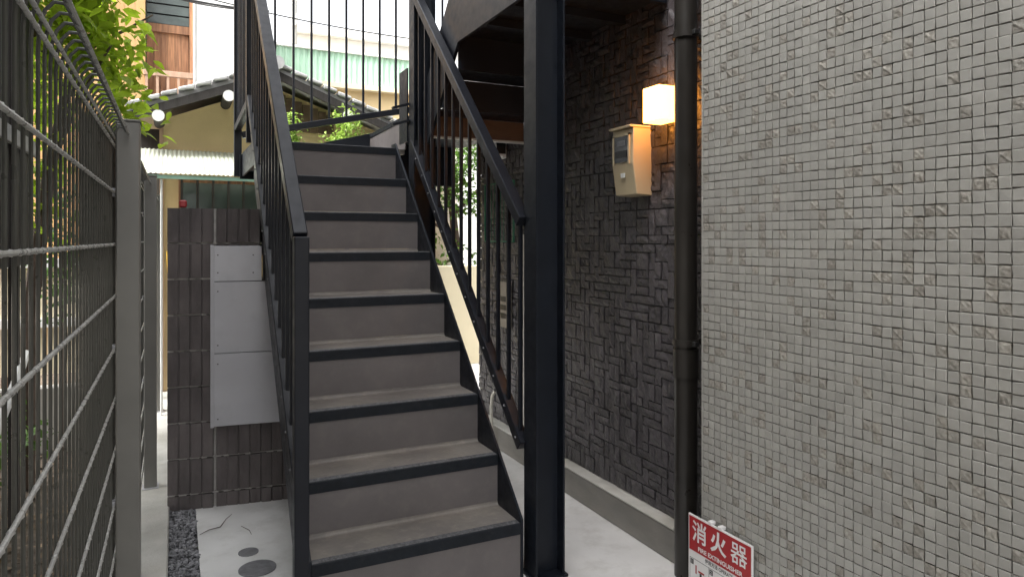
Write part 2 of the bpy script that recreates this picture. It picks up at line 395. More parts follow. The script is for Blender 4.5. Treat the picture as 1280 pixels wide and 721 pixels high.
# inner stringer of the upper steps
MB().prism([(2.44,1.03),(3.36,1.03),(3.84,.56),(3.925,.56),(3.925,.87),(3.3,1.5),(2.44,1.5)], 'x', 1.325, 1.343).build('stringer', mt['rail'], st, bevel=.002)
# H-section columns
def hcol(x0, x1, y0, y1, z0, z1, t=.009):
    m = MB(); ym = (y0+y1)/2
    poly = [(x0,y0),(x0+t,y0),(x0+t,ym-t/2),(x1-t,ym-t/2),(x1-t,y0),(x1,y0),(x1,y1),(x1-t,y1),(x1-t,ym+t/2),(x0+t,ym+t/2),(x0+t,y1),(x0,y1)]
    m.prism(poly, 'z', z0, z1); return m
c1 = hcol(1.29, 1.424, 2.424, 2.529, G+.012, 1.0295).build('column', mt['steel'], st, bevel=.001)
box('base_plate', mt['steel'], st, 1.28, 1.434, 2.414, 2.539, G, G+.0115)
hcol(1.29, 1.3245, 2.424, 2.438, 1.0297, 3.0).build('column', mt['steel'], st)
hcol(1.272, 1.408, 3.934, 4.034, G+.012, 3.2).build('column', mt['steel'], st, bevel=.001)
box('base_plate', mt['steel'], st, 1.245, 1.435, 3.91, 4.06, G, G+.0115)
box('gusset_plate', mt['steel'], st, 1.262, 1.271, 4.04, 4.20, zN+.02, 1.04)
for zz in (.70, .80): MB().bar((1.17, 4.035, zz-.012), (1.27, 4.035, zz+.02), .03, .014).build('bracket', mt['rail'], st)

# railings
def sloped(y, off): return Z1 + SL*(y - Y1) + off
bolt_me = MB().tube([(0,0,0), (-.003,0,0), (-.005,0,0)], [.005,.005,.003], 8).mesh('bolt', mt['cap'], origin=Vector((0,0,0)))
def railing(xc, ya, yb, first, hr_top, bot_off, hr_h=.05, w=.05):
    r = MB()  # handrail is the railing part itself; balusters and rails hang below it
    r.bar((xc, ya, sloped(ya, hr_top)), (xc, yb, sloped(yb, hr_top)), w, hr_h)
    rail = r.build('railing', mt['rail'], st, bevel=.003)
    MB().bar((xc, ya, sloped(ya, bot_off)), (xc, yb, sloped(yb, bot_off)), .044, .05).build('bottom_rail', mt['rail'], rail, bevel=.003)
    y = first
    bal = None
    while y < yb - .03:
        z0, z1 = sloped(y, bot_off) + .03, sloped(y, hr_top) - .03
        if bal is None: bal = MB().box(-.008,.008,-.008,.008,0,z1-z0).mesh('baluster', mt['rail'], bevel=.002, origin=Vector((0,0,0)))
        place('baluster', bal, rail, (xc, y, z0)); place('bolt', bolt_me, rail, (xc-.022, y, sloped(y, bot_off)+.004)); y += .11
    return rail
HT = 1.16
rr_ = railing(1.29, 2.535, 4.0, 2.563, HT, .235)
for k in range(5): pass
lr = railing(.39, 2.495, 4.235, 2.56, HT - .028, .235)
box('rail_post', mt['rail'], lr, .365, .415, 2.445, 2.4945, G, sloped(2.47, HT-.028)+.028, bevel=.003)
# guard round the landing: left side and far side
lg = MB(); zt = 1.75
lg.bar((.39, 4.24, zt), (.39, 5.19, zt+.03), .05, .05); gl = lg.build('railing', mt['rail'], st, bevel=.003)
MB().bar((.39, 4.24, .80), (.39, 5.17, .78), .044, .04).build('bottom_rail', mt['rail'], gl, bevel=.003)
balm = MB().box(-.008,.008,-.008,.008,0,.93).mesh('baluster', mt['rail'], bevel=.002, origin=Vector((0,0,0)))
for k in range(9): place('baluster', balm, gl, (.39, 4.27 + k*.11, .80))
box('rail_post', mt['rail'], gl, .365, .415, 5.165, 5.215, .44, 1.77, bevel=.003)
box('rail_post', mt['rail'], gl, .365, .415, 4.238-.004, 4.278, .56, 1.735, bevel=.003)
fg = MB(); fg.bar((.417, 5.19, 1.78), (2.0, 5.19, 2.16), .05, .05); gf = fg.build('railing', mt['rail'], st, bevel=.003)
zb = lambda x: .785 + .227*(x - .65)
MB().bar((.417, 5.19, zb(.417)), (2.0, 5.19, zb(2.0)), .044, .045).build('bottom_rail', mt['rail'], gf, bevel=.003)
for xx in [.64 + .1275*k for k in range(11)]:
    place('baluster', balm, gf, (xx, 5.19, zb(xx)+.02), scale=(1,1,1.05))

# ------------------------------------------------------------------ things on the building
XP, YP = 1.872, 2.215
dp = thing('drainpipe', (XP, YP, G), 'dark brown round drainpipe standing against the corner of the pale tile wall', 'drainpipe')
MB().tube([(XP, YP, G), (XP, YP, -.5)], .046, 24).build('pipe', mt['pipe'], dp, smooth=True)
MB().tube([(XP, YP, -.46), (XP, YP, 2.2)], .0455, 24).build('pipe', mt['pipe'], dp, smooth=True)
MB().tube([(XP, YP, -.56), (XP, YP, -.445)], [.0515,.0515], 24).build('socket', mt['pipe'], dp, smooth=True)
for zz in (.83,-.42):
    br = MB().tube([(XP, YP, zz-.013), (XP, YP, zz+.013)], .0525, 24).build('bracket', mt['pipe'], dp, smooth=True)
    MB().box(XP+.04, XD+.01, YP-.012, YP+.012, zz-.012, zz+.012).build('arm', mt['pipe'], br, bevel=.002)
    MB().box(XP-.012, XP+.012, YP-.068, YP-.045, zz-.010, zz+.010).build('clamp_bolt', mt['bolt'], br, bevel=.002)

# wall lamp
lm = thing('wall_lamp', (1.9, 2.41, .51), 'lit box-shaped wall lamp glowing warm on the dark brick wall', 'lamp')
MB().box(1.845, 1.945, 2.355, 2.468, .508, .66).build('lamp_shade', mt['lamp'], lm, bevel=.006, seg=2)
box('back_plate', mt['pipe'], lm, 1.946, 1.9695, 2.365, 2.458, .52, .65, bevel=.003)
# meter box
mx = thing('meter_box', (1.92, 2.64, .2), 'beige electricity meter box on the dark brick wall under the lamp', 'meter box')
prof = [(1.966,.20),(1.966,.508),(1.862,.508),(1.858,.35),(1.880,.205)]
bd = MB().prism(prof, 'y', 2.558, 2.723).build('body', mt['beige'], mx, bevel=.003)
box('lid', mt['beige'], mx, 1.842, 1.967, 2.5565, 2.731, .5085, .520, bevel=.003)
wd = MB().box(1.8535, 1.8615, 2.588, 2.70, .355, .475).build('meter_window', mt['meterdark'], mx, bevel=.002)
box('frame', mt['beige'], wd, 1.8505, 1.8590, 2.578, 2.5875, .345, .485); box('frame', mt['beige'], wd, 1.8505, 1.8590, 2.7005, 2.710, .345, .485)
box('frame', mt['beige'], wd, 1.8505, 1.8590, 2.578, 2.710, .4752, .485)
box('display', mt['cap'], wd, 1.8505, 1.8534, 2.61, 2.675, .43, .455); box('meter_case', mt['bolt'], wd, 1.8495, 1.8534, 2.60, 2.69, .375, .408, bevel=.001)
MB().prism([(1.8635,.285),(1.8635,.305),(1.8585,.305),(1.8605,.285)], 'y', 2.625, 2.655).build('latch', mt['white'], mx)

# fire extinguisher sign
SX = 1.680
sy0, sy1, sz0, sz1 = 1.973, 1.663, -1.315, -.995     # left edge (far), right edge (near)
SW = sy0 - sy1
sg = thing('fire_extinguisher_sign', (SX, (sy0+sy1)/2, sz0), 'red and white fire extinguisher sign board on the pale tile wall', 'sign')
box('board', mt['signwhite'], sg, SX, SX+.006, sy1, sy0, sz0, sz1, bevel=.001)
zr = sz1 - .127
box('red_panel', mt['red'], sg, SX-.0012, SX-.0002, sy1+.006, sy0-.006, zr, sz1-.006)
SROT = Matrix(((0,0,-1),(-1,0,0),(0,1,0)))
def text(s, u, v, size, m, wfit=None, bold=0.0, name='lettering', lift=.0016):
    """centre at u (0..1 across) and v (eye-relative z)"""
    cu = bpy.data.curves.new('t', 'FONT'); cu.body = s; cu.size = size; cu.align_x = 'CENTER'; cu.align_y = 'CENTER'; cu.offset = bold; cu.resolution_u = 3
    to = bpy.data.objects.new('t', cu); col.objects.link(to)
    dg = bpy.context.evaluated_depsgraph_get(); dg.update()
    me = bpy.data.meshes.new_from_object(to.evaluated_get(dg)); bpy.data.objects.remove(to)
    xs = [x.co.x for x in me.vertices]; ys = [x.co.y for x in me.vertices]
    if not xs: return
    cx, cy = (min(xs)+max(xs))/2, (min(ys)+max(ys))/2; k = wfit/(max(xs)-min(xs)) if wfit else 1
    for x in me.vertices: x.co = SROT @ Vector(((x.co.x-cx)*k, x.co.y-cy, 0))
    me.materials.clear(); me.materials.append(m); me.name = name
    return place(name, me, sg, (SX - lift, sy0 - u*SW, v))
for ch, u, bo in (('消', .19, .0014), ('火', .5, .0022), ('器', .81, .0006)): text(ch, u, sz1 - .052, .078, mt['signwhite'], bold=bo)
text('FIRE EXTINGUISHER', .52, sz1 - .111, .021, mt['signwhite'], wfit=.215, bold=.0006)
text('使用方法 OPERATE', .5, sz1 - .139, .017, mt['signblack'], wfit=.135, bold=.0003, lift=.0006)
def flat(y0, y1, z0, z1, m, name='print', lift=.0006): box(name, m, sg, SX-lift, SX-.0001, sy0-y1, sy0-y0, z0, z1)
zc = sz1 - .155
flat(.008, SW-.008, zc-.0012, zc, mt['signblack'])
for q in range(3):
    a = .008 + q*.0985; flat(a, a+.0012, sz0+.01, zc-.0013, mt['signblack']); flat(a+.004, a+.02, zc-.022, zc-.004, mt['signblack'])
    text(str(q+1), (a+.012)/SW, zc-.013, .018, mt['signwhite'], lift=.0012)
    flat(a+.03, a+.036, zc-.05, zc-.02, mt['red']); flat(a+.045, a+.075, zc-.04, zc-.034, mt['red']); flat(a+.052, a+.062, zc-.062, zc-.041, mt['signblack'])
    flat(a+.02, a+.06, zc-.085, zc-.07, mt['red'])
for u in (.36, .52): MB().box(SX-.002, SX+.02, sy0-u*SW-.009, sy0-u*SW+.009, sz1-.003, sz1+.008).build('hook', mt['signwhite'], sg, bevel=.001)

# things further along the dark wall
vh = thing('vent_hood', (1.93, 4.14, .55), 'small white vent hood high on the dark brick wall behind the stairs', 'vent')
MB().prism([(1.953,.53),(1.953,.66),(1.87,.66),(1.87,.56)], 'y', 4.08, 4.19).build('hood', mt['white'], vh, bevel=.004)
box('louvre', mt['bolt'], vh, 1.88, 1.945, 4.076, 4.0795, .56, .64)
gp = thing('green_net_panel', (1.9, 4.2, 0), 'green framed net panel leaning on the dark brick wall behind the railing', 'panel')
for a in ((3.95, 3.96, -.02, .38), (4.40, 4.41, -.02, .38)): box('upright', mt['greenclear'], gp, 1.938, 1.948, a[0], a[1], a[2], a[3])
box('rail', mt['greenclear'], gp, 1.938, 1.948, 3.9605, 4.3995, .37, .38); box('rail', mt['greenclear'], gp, 1.938, 1.948, 3.9605, 4.3995, -.02, -.01)
for q in range(8): box('net_wire', mt['greenclear'], gp, 1.941, 1.9445, 4.0 + q*.05, 4.0025 + q*.05, -.0095, .3695)
nb = thing('notice_board', (1.94, 4.1, -.6), 'small pale notice board with dark marks low on the dark brick wall', 'notice')
box('board', mt['dull'], nb, 1.938, 1.95, 4.0, 4.2, -.58, -.28)
for q in range(3): box('print', mt['bolt'], nb, 1.9365, 1.9379, 4.06, 4.14, -.41 - q*.055, -.375 - q*.055)
tag(MB().tube([(1.945, 3.80, -1.2), (1.945, 3.80, .03)], .012, 10).build('conduit', mt['pvc'], smooth=True), 'thin cream conduit running up the dark brick wall beside the column', 'conduit')
tag(MB().tube([(1.885, 4.12, -1.0), (1.868, 4.12, -1.03), (1.86, 4.12, -1.1), (1.858, 4.11, -1.25), (1.862, 4.09, -1.36)], .011, 10).build('drain_hose', mt['pvc'], smooth=True), 'short cream drain hose hanging down to the pavement at the dark wall', 'hose')

# ------------------------------------------------------------------ mesh fence
FX = -.165
fe = thing('mesh_fence', (FX, 2.2, G+.03), 'dark grey welded wire mesh fence with square posts and curled top', 'fence')
zf = -1.30
path = [(FX, zf), (FX, .255), (FX+.002, .285), (FX+.008, .306), (FX+.018, .318), (FX+.03, .318), (FX+.038, .305)]
vw = MB().tube([(p[0]-FX, 0, p[1]-zf) for p in path], .0028, 6).mesh('vertical_wire', mt['fence'], smooth=True, origin=Vector((0,0,0)))
ny = 0
for k in range(150):
    y = -1.3 + k*.05
    if y > 6.15: break
    place('vertical_wire', vw, fe, (FX, y, zf))
hz = [(.0055, z) for z in [.27] + [.135 - .15*k for k in range(10)]] + [(.038+.004, .305), (.006, .292)]
for dx, z in hz:
    MB().tube([(FX+dx, -1.35, z), (FX+dx, 6.2, z)], .0034, 8).build('horizontal_wire', mt['fencewire'], fe, smooth=True)
# weld beads where the wires cross, near stretch
for dx, z in hz[:11]:
    m_ = MB()
    for k in range(int(5.2/.05)):
        y = -1.3 + k*.05
        m_.tube([(FX+dx, y-.006, z), (FX+dx, y, z), (FX+dx, y+.006, z)], [.0033,.0047,.0033], 6, cap=False)
    tag(m_.build('weld_bead', mt['fencewire'], fe, smooth=True), kind='stuff')
for y in (.26-.0, 2.26, 4.18, 6.0):
    po = MB().box(-.155, -.093, y, y+.06, G+.03, .338).build('post', mt['post'], fe, bevel=.004)
    box('post_cap', mt['post'], po, -.156, -.092, y-.001, y+.061, .3385, .345, bevel=.002)
    box('base_flange', mt['plate'], po, -.165, -.083, y-.012, y+.072, G+.0305, G+.036, bevel=.001)
    for z in (.135, -.315, -.765): box('clip', mt['plate'], po, -.168, -.1555, y+.018, y+.042, z-.012, z+.012, bevel=.002)

# ------------------------------------------------------------------ block wall with steel plates
PH = R(-8); BX, BY = -.042, 3.868
du = Vector((math.cos(PH), math.sin(PH), 0)); dn = Vector((math.sin(PH), -math.cos(PH), 0))   # along, out of the face
bw = thing('block_wall', (BX, BY, G), 'low wall of dark ribbed concrete blocks beside the staircase', 'wall')
def block_mesh(wd, ht, name='block', rr=random.Random(5)):
    """front towards -y; ribs of about 48 mm with narrow grooves"""
    w2 = wd - .010; nr = max(2, round(w2/.052)); rw = w2/nr; poly = [(0,.14)]
    for q in range(nr):
        a = q*rw; dpt = rr.uniform(-.004,.003)
        poly += [(a + .002, .006), (a + .0045, dpt), (a + rw - .0045, dpt + rr.uniform(-.002,.002)), (a + rw - .002, .006)]
    poly.append((w2, .14))
    return MB().prism(poly, 'z', 0, ht).mesh(name, mt['block'], origin=Vector((0,0,0)))
CP = .182
bmeshes = {}
def course(z, ht, total):
    u = 0; ws = [.228] + [.39]*3
    for wd in ws:
        if u + .05 > total: break
        wd2 = min(wd, total - u)
        key = (round(wd2,3), round(ht,3))
        if key not in bmeshes: bmeshes[key] = block_mesh(wd2, ht)
        p = Vector((BX, BY, 0)) + du*u
        place('block', bmeshes[key], bw, (p.x, p.y, z), rot=(0,0,PH)); u += wd
course(G, .071, 1.05)
for k in range(8): course(-1.294 + .005 + CP*k, CP - .010, 1.05 if k <= 5 else .4525)
def wallbox(name, m, u0, u1, v0, v1, z0, z1, bevel=0, parent=bw):
    mb = MB().box(u0, u1, -v1, -v0, z0, z1); me = mb.mesh(name, m, bevel, origin=Vector((0,0,0)))
    return place(name, me, parent, (BX, BY, 0), rot=(0,0,PH))
# recessed mortar behind and between the blocks, with the open grooves between dabs
wallbox('mortar', mt['mortar'], .001, 1.035, -.13, -.018, G, -.203); wallbox('mortar', mt['mortar'], .001, .436, -.13, -.018, -.2025, .157)
mm = MB()
for k in range(8):
    z = -1.294 + CP*k
    for q in range(10 if k > 6 else 20):
        u = .012 + q*.052
        if u > (.40 if k >= 6 else 1.0): break
        if rnd.random() < .8: mm.box(u-.008, u + rnd.uniform(.012,.034), .0175, .004 + rnd.uniform(0,.004), z-.0045, z+.0045)
me = mm.mesh('mortar_dab', mt['mortar'], origin=Vector((0,0,0))); tag(place('mortar_dab', me, bw, (BX, BY, 0), rot=(0,0,PH)), kind='stuff')
pl = []
for z0, z1, u1 in ((-.214,-.035,.45), (-.58,-.218,.62), (-.952,-.584,.62)):
    p = wallbox('steel_plate', mt['plate'], .222, u1, .006, .03, z0, z1, bevel=.0015)
    for (a, b_) in ((.25, z1-.045), (.25, z0+.045), (u1-.03, z1-.045), (u1-.03, z0+.045)): wallbox('bolt', mt['bolt'], a-.003, a+.003, .0305, .032, b_-.003, b_+.003, parent=p)
wallbox('side_rail', mt['plate'], .204, .2215, .004, .022, -.96, -.03, bevel=.001)
MB().box(.4065,.4145,3.77,3.81,-.21,-.03).build('angle_bracket', mt['bolt'], bw, bevel=.001)
tag(MB().box(.015,.05,3.90,3.935,.163,.20).build('red_cap', mt['red'], bevel=.006), 'tiny red plastic cap standing on top of the block wall', 'cap')
# round covers in the slab
for (x, y, r, lab) in ((.285, 3.215, .042, 'small round grey drain cover set in the concrete slab'), (.305, 3.04, .075, 'larger round grey drain cover set in the concrete slab')):
    o = MB().tube([(x, y, G+.0005), (x, y, G+.004)], r, 28).build('drain_cover', mt['cap']); tag(o, lab, 'drain cover', 'drain covers in the slab')
tw_ = [(.10,3.50),(.14,3.53),(.19,3.55),(.22,3.63),(.25,3.69)]
tag(MB().tube([(a, b_, G+.004 + .003*(i % 2)) for i, (a, b_) in enumerate(tw_)], [.0012,.002,.0022,.0016,.0008], 6).build('dry_twig', mt['bark']), 'dry twig lying on the pale concrete slab', 'twig', 'twigs on the slab')
tag(MB().tube([(.28,3.52,G+.003),(.31,3.45,G+.004),(.315,3.40,G+.003)], [.001,.0016,.001], 5).build('dry_twig', mt['bark']), 'small curved twig lying on the slab near the staircase', 'twig', 'twigs on the slab')

# ------------------------------------------------------------------ background houses
def pipe(name, pts, r, m, label, cat, n=10): return tag(MB().tube(pts, r, n).build(name, m, smooth=True), label, cat)
# gable house
ha = thing('gable_house', (.8, 7.6, G), 'yellow stucco house with low tiled gable roof behind the block wall', 'house')
YA = 6.8; rx, rz, hw, hz_ = .81, 1.50, 1.12, .44
MB().prism([(-.10,G),(1.86,G),(1.86,1.06),(rx,1.43),(-.10,1.06)], 'y', YA, 9.3).build('wall', mt['stuccoy'], ha)
box('corner_post', mt['woodlight'], ha, -.13, -.098, YA-.02, YA+.08, G, 1.03)
for s in (-1, 1):
    def rp(t, dz): return (rx + s*t*hw, rz - t*hz_ + dz)
    rf = MB().prism([rp(0,0), rp(1.06,0), rp(1.06,.035), rp(0,.035)], 'y', YA-.36, 9.5).build('roof', mt['rooftile'], ha)
    MB().prism([rp(0,-.075), rp(1.04,-.075), rp(1.04,-.0005), rp(0,-.0005)], 'y', YA-.38, YA-.355).build('barge_board', mt['darkwood'], rf)
    for q in range(9):
        a, b2 = q*1.06/9 + .006, (q+1)*1.06/9
        m_ = MB(); p0, p1 = rp(a, .036), rp(b2, .036 + .022)
        m_.prism([p0, (p1[0], p1[1]-.0), (p1[0], p1[1]+.028), (p0[0], p0[1]+.04)], 'y', YA-.40, YA-.15); m_.build('verge_tile', mt['rooftile'], rf, bevel=.008)
    for tt in (.36, .84) if s < 0 else (.55, .95):
        c = rp(tt, -.115); pu = MB().tube([(c[0], YA-.44, c[1]), (c[0], YA+.01, c[1])], .043, 16).build('purlin', mt['darkwood'], ha, smooth=False)
        MB().tube([(c[0], YA-.452, c[1]), (c[0], YA-.4405, c[1])], .047, 16).build('purlin_cap', mt['white'], pu)
    for q in range(3): pass
MB().tube([(rx, YA-.42, rz+.065), (rx, 9.5, rz+.065)], .06, 12).build('ridge_tile', mt['rooftile'], ha)
# gable ventilation boards on the right half
for q in range(7): box('gable_board', mt['gableboard'], ha, .86 + q*.075, .93 + q*.075, YA-.02, YA-.001, 1.02, 1.36 - q*.026)
# dark panel standing in for the shade inside the opening left of the house
box('porch_shade_panel', mt['darkwood'], ha, -.62, -.132, YA+.25, YA+.3, G, 1.0)
# window with old panes
wn = box('window', mt['wood'], ha, .02, 1.1, YA-.05, YA-.001, -.1, .56, bevel=.004)
for q in range(8): 
    x = .055 + q*.128; box('pane', mt['glass'], wn, x, x+.108, YA-.0585, YA-.0505, -.05, .50)
for q in range(9): box('muntin', mt['darkwood'], wn, .037 + q*.128, .054 + q*.128, YA-.066, YA-.0506, -.09, .55)
# awning
aw = thing('awning', (.1, 6.3, .5), 'pale corrugated awning sheet sloping out from the yellow house', 'awning')
ma = MB(); nx = 160
for j, (yy, zz) in enumerate(((5.85,.50),(6.78,.79))):
    for i in range(nx+1): ma.v.append((-.62 + i*1.35/nx, yy, zz + .004*math.sin(i*math.pi/2)))
for i in range(nx): ma.f.append((i, i+1, i+nx+2, i+nx+1)); ma.mi.append(0)
ma.build('sheet', mt['awning'], aw, smooth=True)
MB().bar((-.63, 5.87, .475), (.74, 5.87, .475), .03, .028).build('edge_rail', mt['awningedge'], aw)
for x in (-.6, -.1, .4): MB().bar((x, 5.88, .476), (x, 6.78, .76), .03, .03).build('rafter', mt['woodlight'], aw)
MB().tube([(-.10, 5.88, G), (-.10, 5.88, .455)], .008, 10).build('support', mt['white'], aw, smooth=True)
pipe('garden_hose', [(-.06,6.5,-.1),(-.05,6.5,-.35),(-.02,6.48,-.48),(-.055,6.47,-.62),(-.03,6.46,-.8)], .014, mt['yellow'], 'yellow hose hanging on the wall beyond the fence', 'hose')

# tall house behind
hb = thing('tall_house', (.0, 9.4, G), 'tall old house with ochre boards, timber balcony window and white wall', 'house')
YB = 9.6
MB().box(-2.6, 1.0, YB+.3, YB+3, G, 4.6).build('body', mt['white'], hb)
for q in range(12): box('ochre_board', mt['stuccoo'], hb, -1.66 + q*.11, -1.553 + q*.11, YB+.02, YB+.2995, G, 4.5)
box('white_wall', mt['white'], hb, .20, 1.0, YB, YB+.2995, G, 4.5)
wb = box('window', mt['darkwood'], hb, -.335, .155, YB+.24, YB+.2993, 1.0, 4.3)
for q in range(6): box('shutter_board', mt['wood'], wb, -.33 + q*.08, -.253 + q*.08, YB+.20, YB+.2395, 1.1, 2.62)
box('sash', mt['wood'], wb, -.335, .155, YB+.17, YB+.1995, 2.62, 2.72); box('jamb', mt['wood'], wb, .156, .2, YB+.12, YB+.2994, 1.0, 4.3)
for q in range(4): box('pane', mt['glass'], wb, -.33, .15, YB+.19, YB+.2396, 2.73 + q*.13, 2.84 + q*.13)
bal_ = box('balcony_rail', mt['woodlight'], hb, -.36, .19, YB-.04, YB+.02, 2.02, 2.09, bevel=.004)
for q in range(5): box('balcony_bar', mt['woodlight'], bal_, -.34 + q*.118, -.31 + q*.118, YB-.03, YB, 1.1, 2.0195)
MB().tube([(.215, YB-.04, 1.0), (.215, YB-.04, 4.4)], .022, 10).build('downpipe', mt['pole'], hb, smooth=True)

# house with green parapet
hc = thing('green_parapet_house', (2.8, 13, G), 'yellow house with green corrugated parapet seen through the landing railing', 'house')
YG = 12.0
box('wall', mt['stuccoy'], hc, 1.55, 4.1, YG+.05, YG+4, G, 2.66)
mg = MB(); nx = 110
poly = []
for i in range(nx+1): poly.append((1.50 + i*2.65/nx, YG + .012*(1 if i % 4 in (0,1) else -1)))
poly += [(4.15, YG+.06), (1.50, YG+.06)]
mg.prism(poly, 'z', 2.68, 3.22); mg.build('parapet', mt['green'], hc)
mg = MB(); mg.box(1.46, 1.4985, YG, YG+3, 2.68, 3.22); mg.build('parapet', mt['green'], hc)
box('coping', mt['white'], hc, 1.44, 4.18, YG-.05, YG+.1, 3.2205, 3.26); box('eave', mt['cream'], hc, 1.44, 4.18, YG-.1, YG+.1, 2.60, 2.6795)
# far white building
fw = thing('white_building', (5, 17, G), 'pale white building standing behind the green parapet house', 'building')
box('wall', mt['farwhite'], fw, 2.6, 9, 17, 21, G, 4.9); box('eave', mt['farwhite'], fw, 2.5, 9.1, 16.8, 21, 4.905, 5.1); box('band', mt['pole'], fw, 2.55, 9.05, 16.9, 16.999, 4.2, 4.28)
wh = thing('white_house', (6.6, 13, G), 'white house wall glimpsed between tree leaves past the stairs', 'house')
box('wall', mt['farwhite'], wh, 4.9, 9, 12.2, 16, G, 1.9); box('roof', mt['rooftile'], wh, 4.8, 9.2, 12.0, 16.2, 1.905, 2.0)
tag(MB().box(1.95, 6.5, 7.0, 7.14, G, -.29).build('garden_wall', mt['cream'], bevel=.006), 'low cream rendered garden wall beyond the staircase', 'wall')

# utility pole and wires
up = thing('utility_pole', (2.2, 16, G), 'pale concrete utility pole rising behind the green parapet', 'pole')
MB().tube([(2.36, 16, G), (2.36, 16, 6.2)], [.11,.085], 14).build('shaft', mt['pole'], up, smooth=True)
MB().bar((2.36, 15.88, 4.75), (2.75, 15.88, 5.9), .07, .07).build('brace', mt['pole'], up)
def wire(a, b2, sag, r, lab):
    pts = []
    for i in range(17):
        t_ = i/16; p = Vector(a).lerp(Vector(b2), t_); p.z -= sag*4*t_*(1-t_); pts.append(p)
    tag(MB().tube(pts, r, 6).build('overhead_wire', mt['cable'], smooth=True), lab, 'wire', 'overhead wires')
wire((-.2, 9.2, 3.02), (2.9, 9.0, 2.72), .06, .008, 'black overhead wire sagging past the utility pole')
wire((-.6, 9.0, 2.92), (1.05, 9.1, 2.86), .05, .013, 'thick black cable along the white wall of the tall house')
wire((-.6, 9.1, 3.0), (1.05, 9.3, 2.93), .10, .008, 'thin black cable looping above the thick cable')

# ------------------------------------------------------------------ neighbour's side of the fence
nh = thing('timber_house', (-2.4, .6, G), 'dark stained timber house side close behind the mesh fence', 'house')
for q in range(68):
    y = -4.4 + q*.125; box('plank', mt['darkwood'], nh, -.66 - (.012 if q % 2 else 0), -.63 - (.012 if q % 2 else 0), y, y+.118, -.12, 4.6)
box('band_rail', mt['pole'], nh, -.628, -.61, -4.4, 4.09, .40, .47, bevel=.002)
box('body', mt['darkwood'], nh, -5.5, -.68, -4.4, 4.08, -.10, 4.6)  # unseen height and length of the house added to keep light off the passage
MB().prism([(-6.0,4.55),(-.5,4.62),(-.5,4.7),(-3,5.9),(-6,4.65)], 'y', -4.8, 4.3).build('roof', mt['rooftile'], nh)
for y in (-2, .2, 1.6, 2.8, 4.0): box('leg', mt['darkwood'], nh, -.72, -.68, y, y+.05, G-.012, -.101)
bf = thing('board_fence', (-1.0, 6.4, G), 'low beige board fence with white rails across the neighbour yard', 'fence')
for q in range(20): box('board', mt['cream'], bf, -2.2 + q*.1, -2.105 + q*.1, 6.4, 6.42, -1.05, -.20)
for z in (-.22, -.68): box('rail', mt['white'], bf, -2.2, -.205, 6.36, 6.399, z, z+.07)
for x in (-2.15, -1.2, -.3): box('post', mt['woodlight'], bf, x, x+.06, 6.425, 6.48, G, -.15)
bh = tag(MB().tube([(-.60, 2.9, -.78), (-.62, 3.6, -.62), (-.9, 5.9, -.62)], .02, 8).build('white_pipe', mt['white'], smooth=True), 'white pipe running low along the neighbour yard', 'pipe')
tag(MB().prism([(-1.1,G-.012),(-.5,G-.012),(-.5,-.95),(-1.1,-.95)], 'y', 5.3, 5.38).build('stone_edging', mt['kerb'], bevel=.01), 'low grey concrete edging slab in the neighbour yard', 'edging')
mb = MB()
for i in range(1600):
    x, y = rnd.uniform(-1.6,-.34), rnd.uniform(.8,6.3); r = rnd.uniform(.015,.05); a = rnd.uniform(0,6.3); z = G - .008 + rnd.uniform(0,.03)
    d1 = Vector((math.cos(a), math.sin(a), rnd.uniform(-.3,.5)))*r; d2 = Vector((-math.sin(a), math.cos(a), rnd.uniform(-.3,.5)))*r*.5
    p = Vector((x,y,z)); mb.add([p-d1, p+d2, p+d1, p-d2], [(0,1,2,3)])
tag(mb.build('leaf_litter', mt['debris']), 'brown leaf litter on the ground behind the fence', 'leaf litter', kind='stuff')

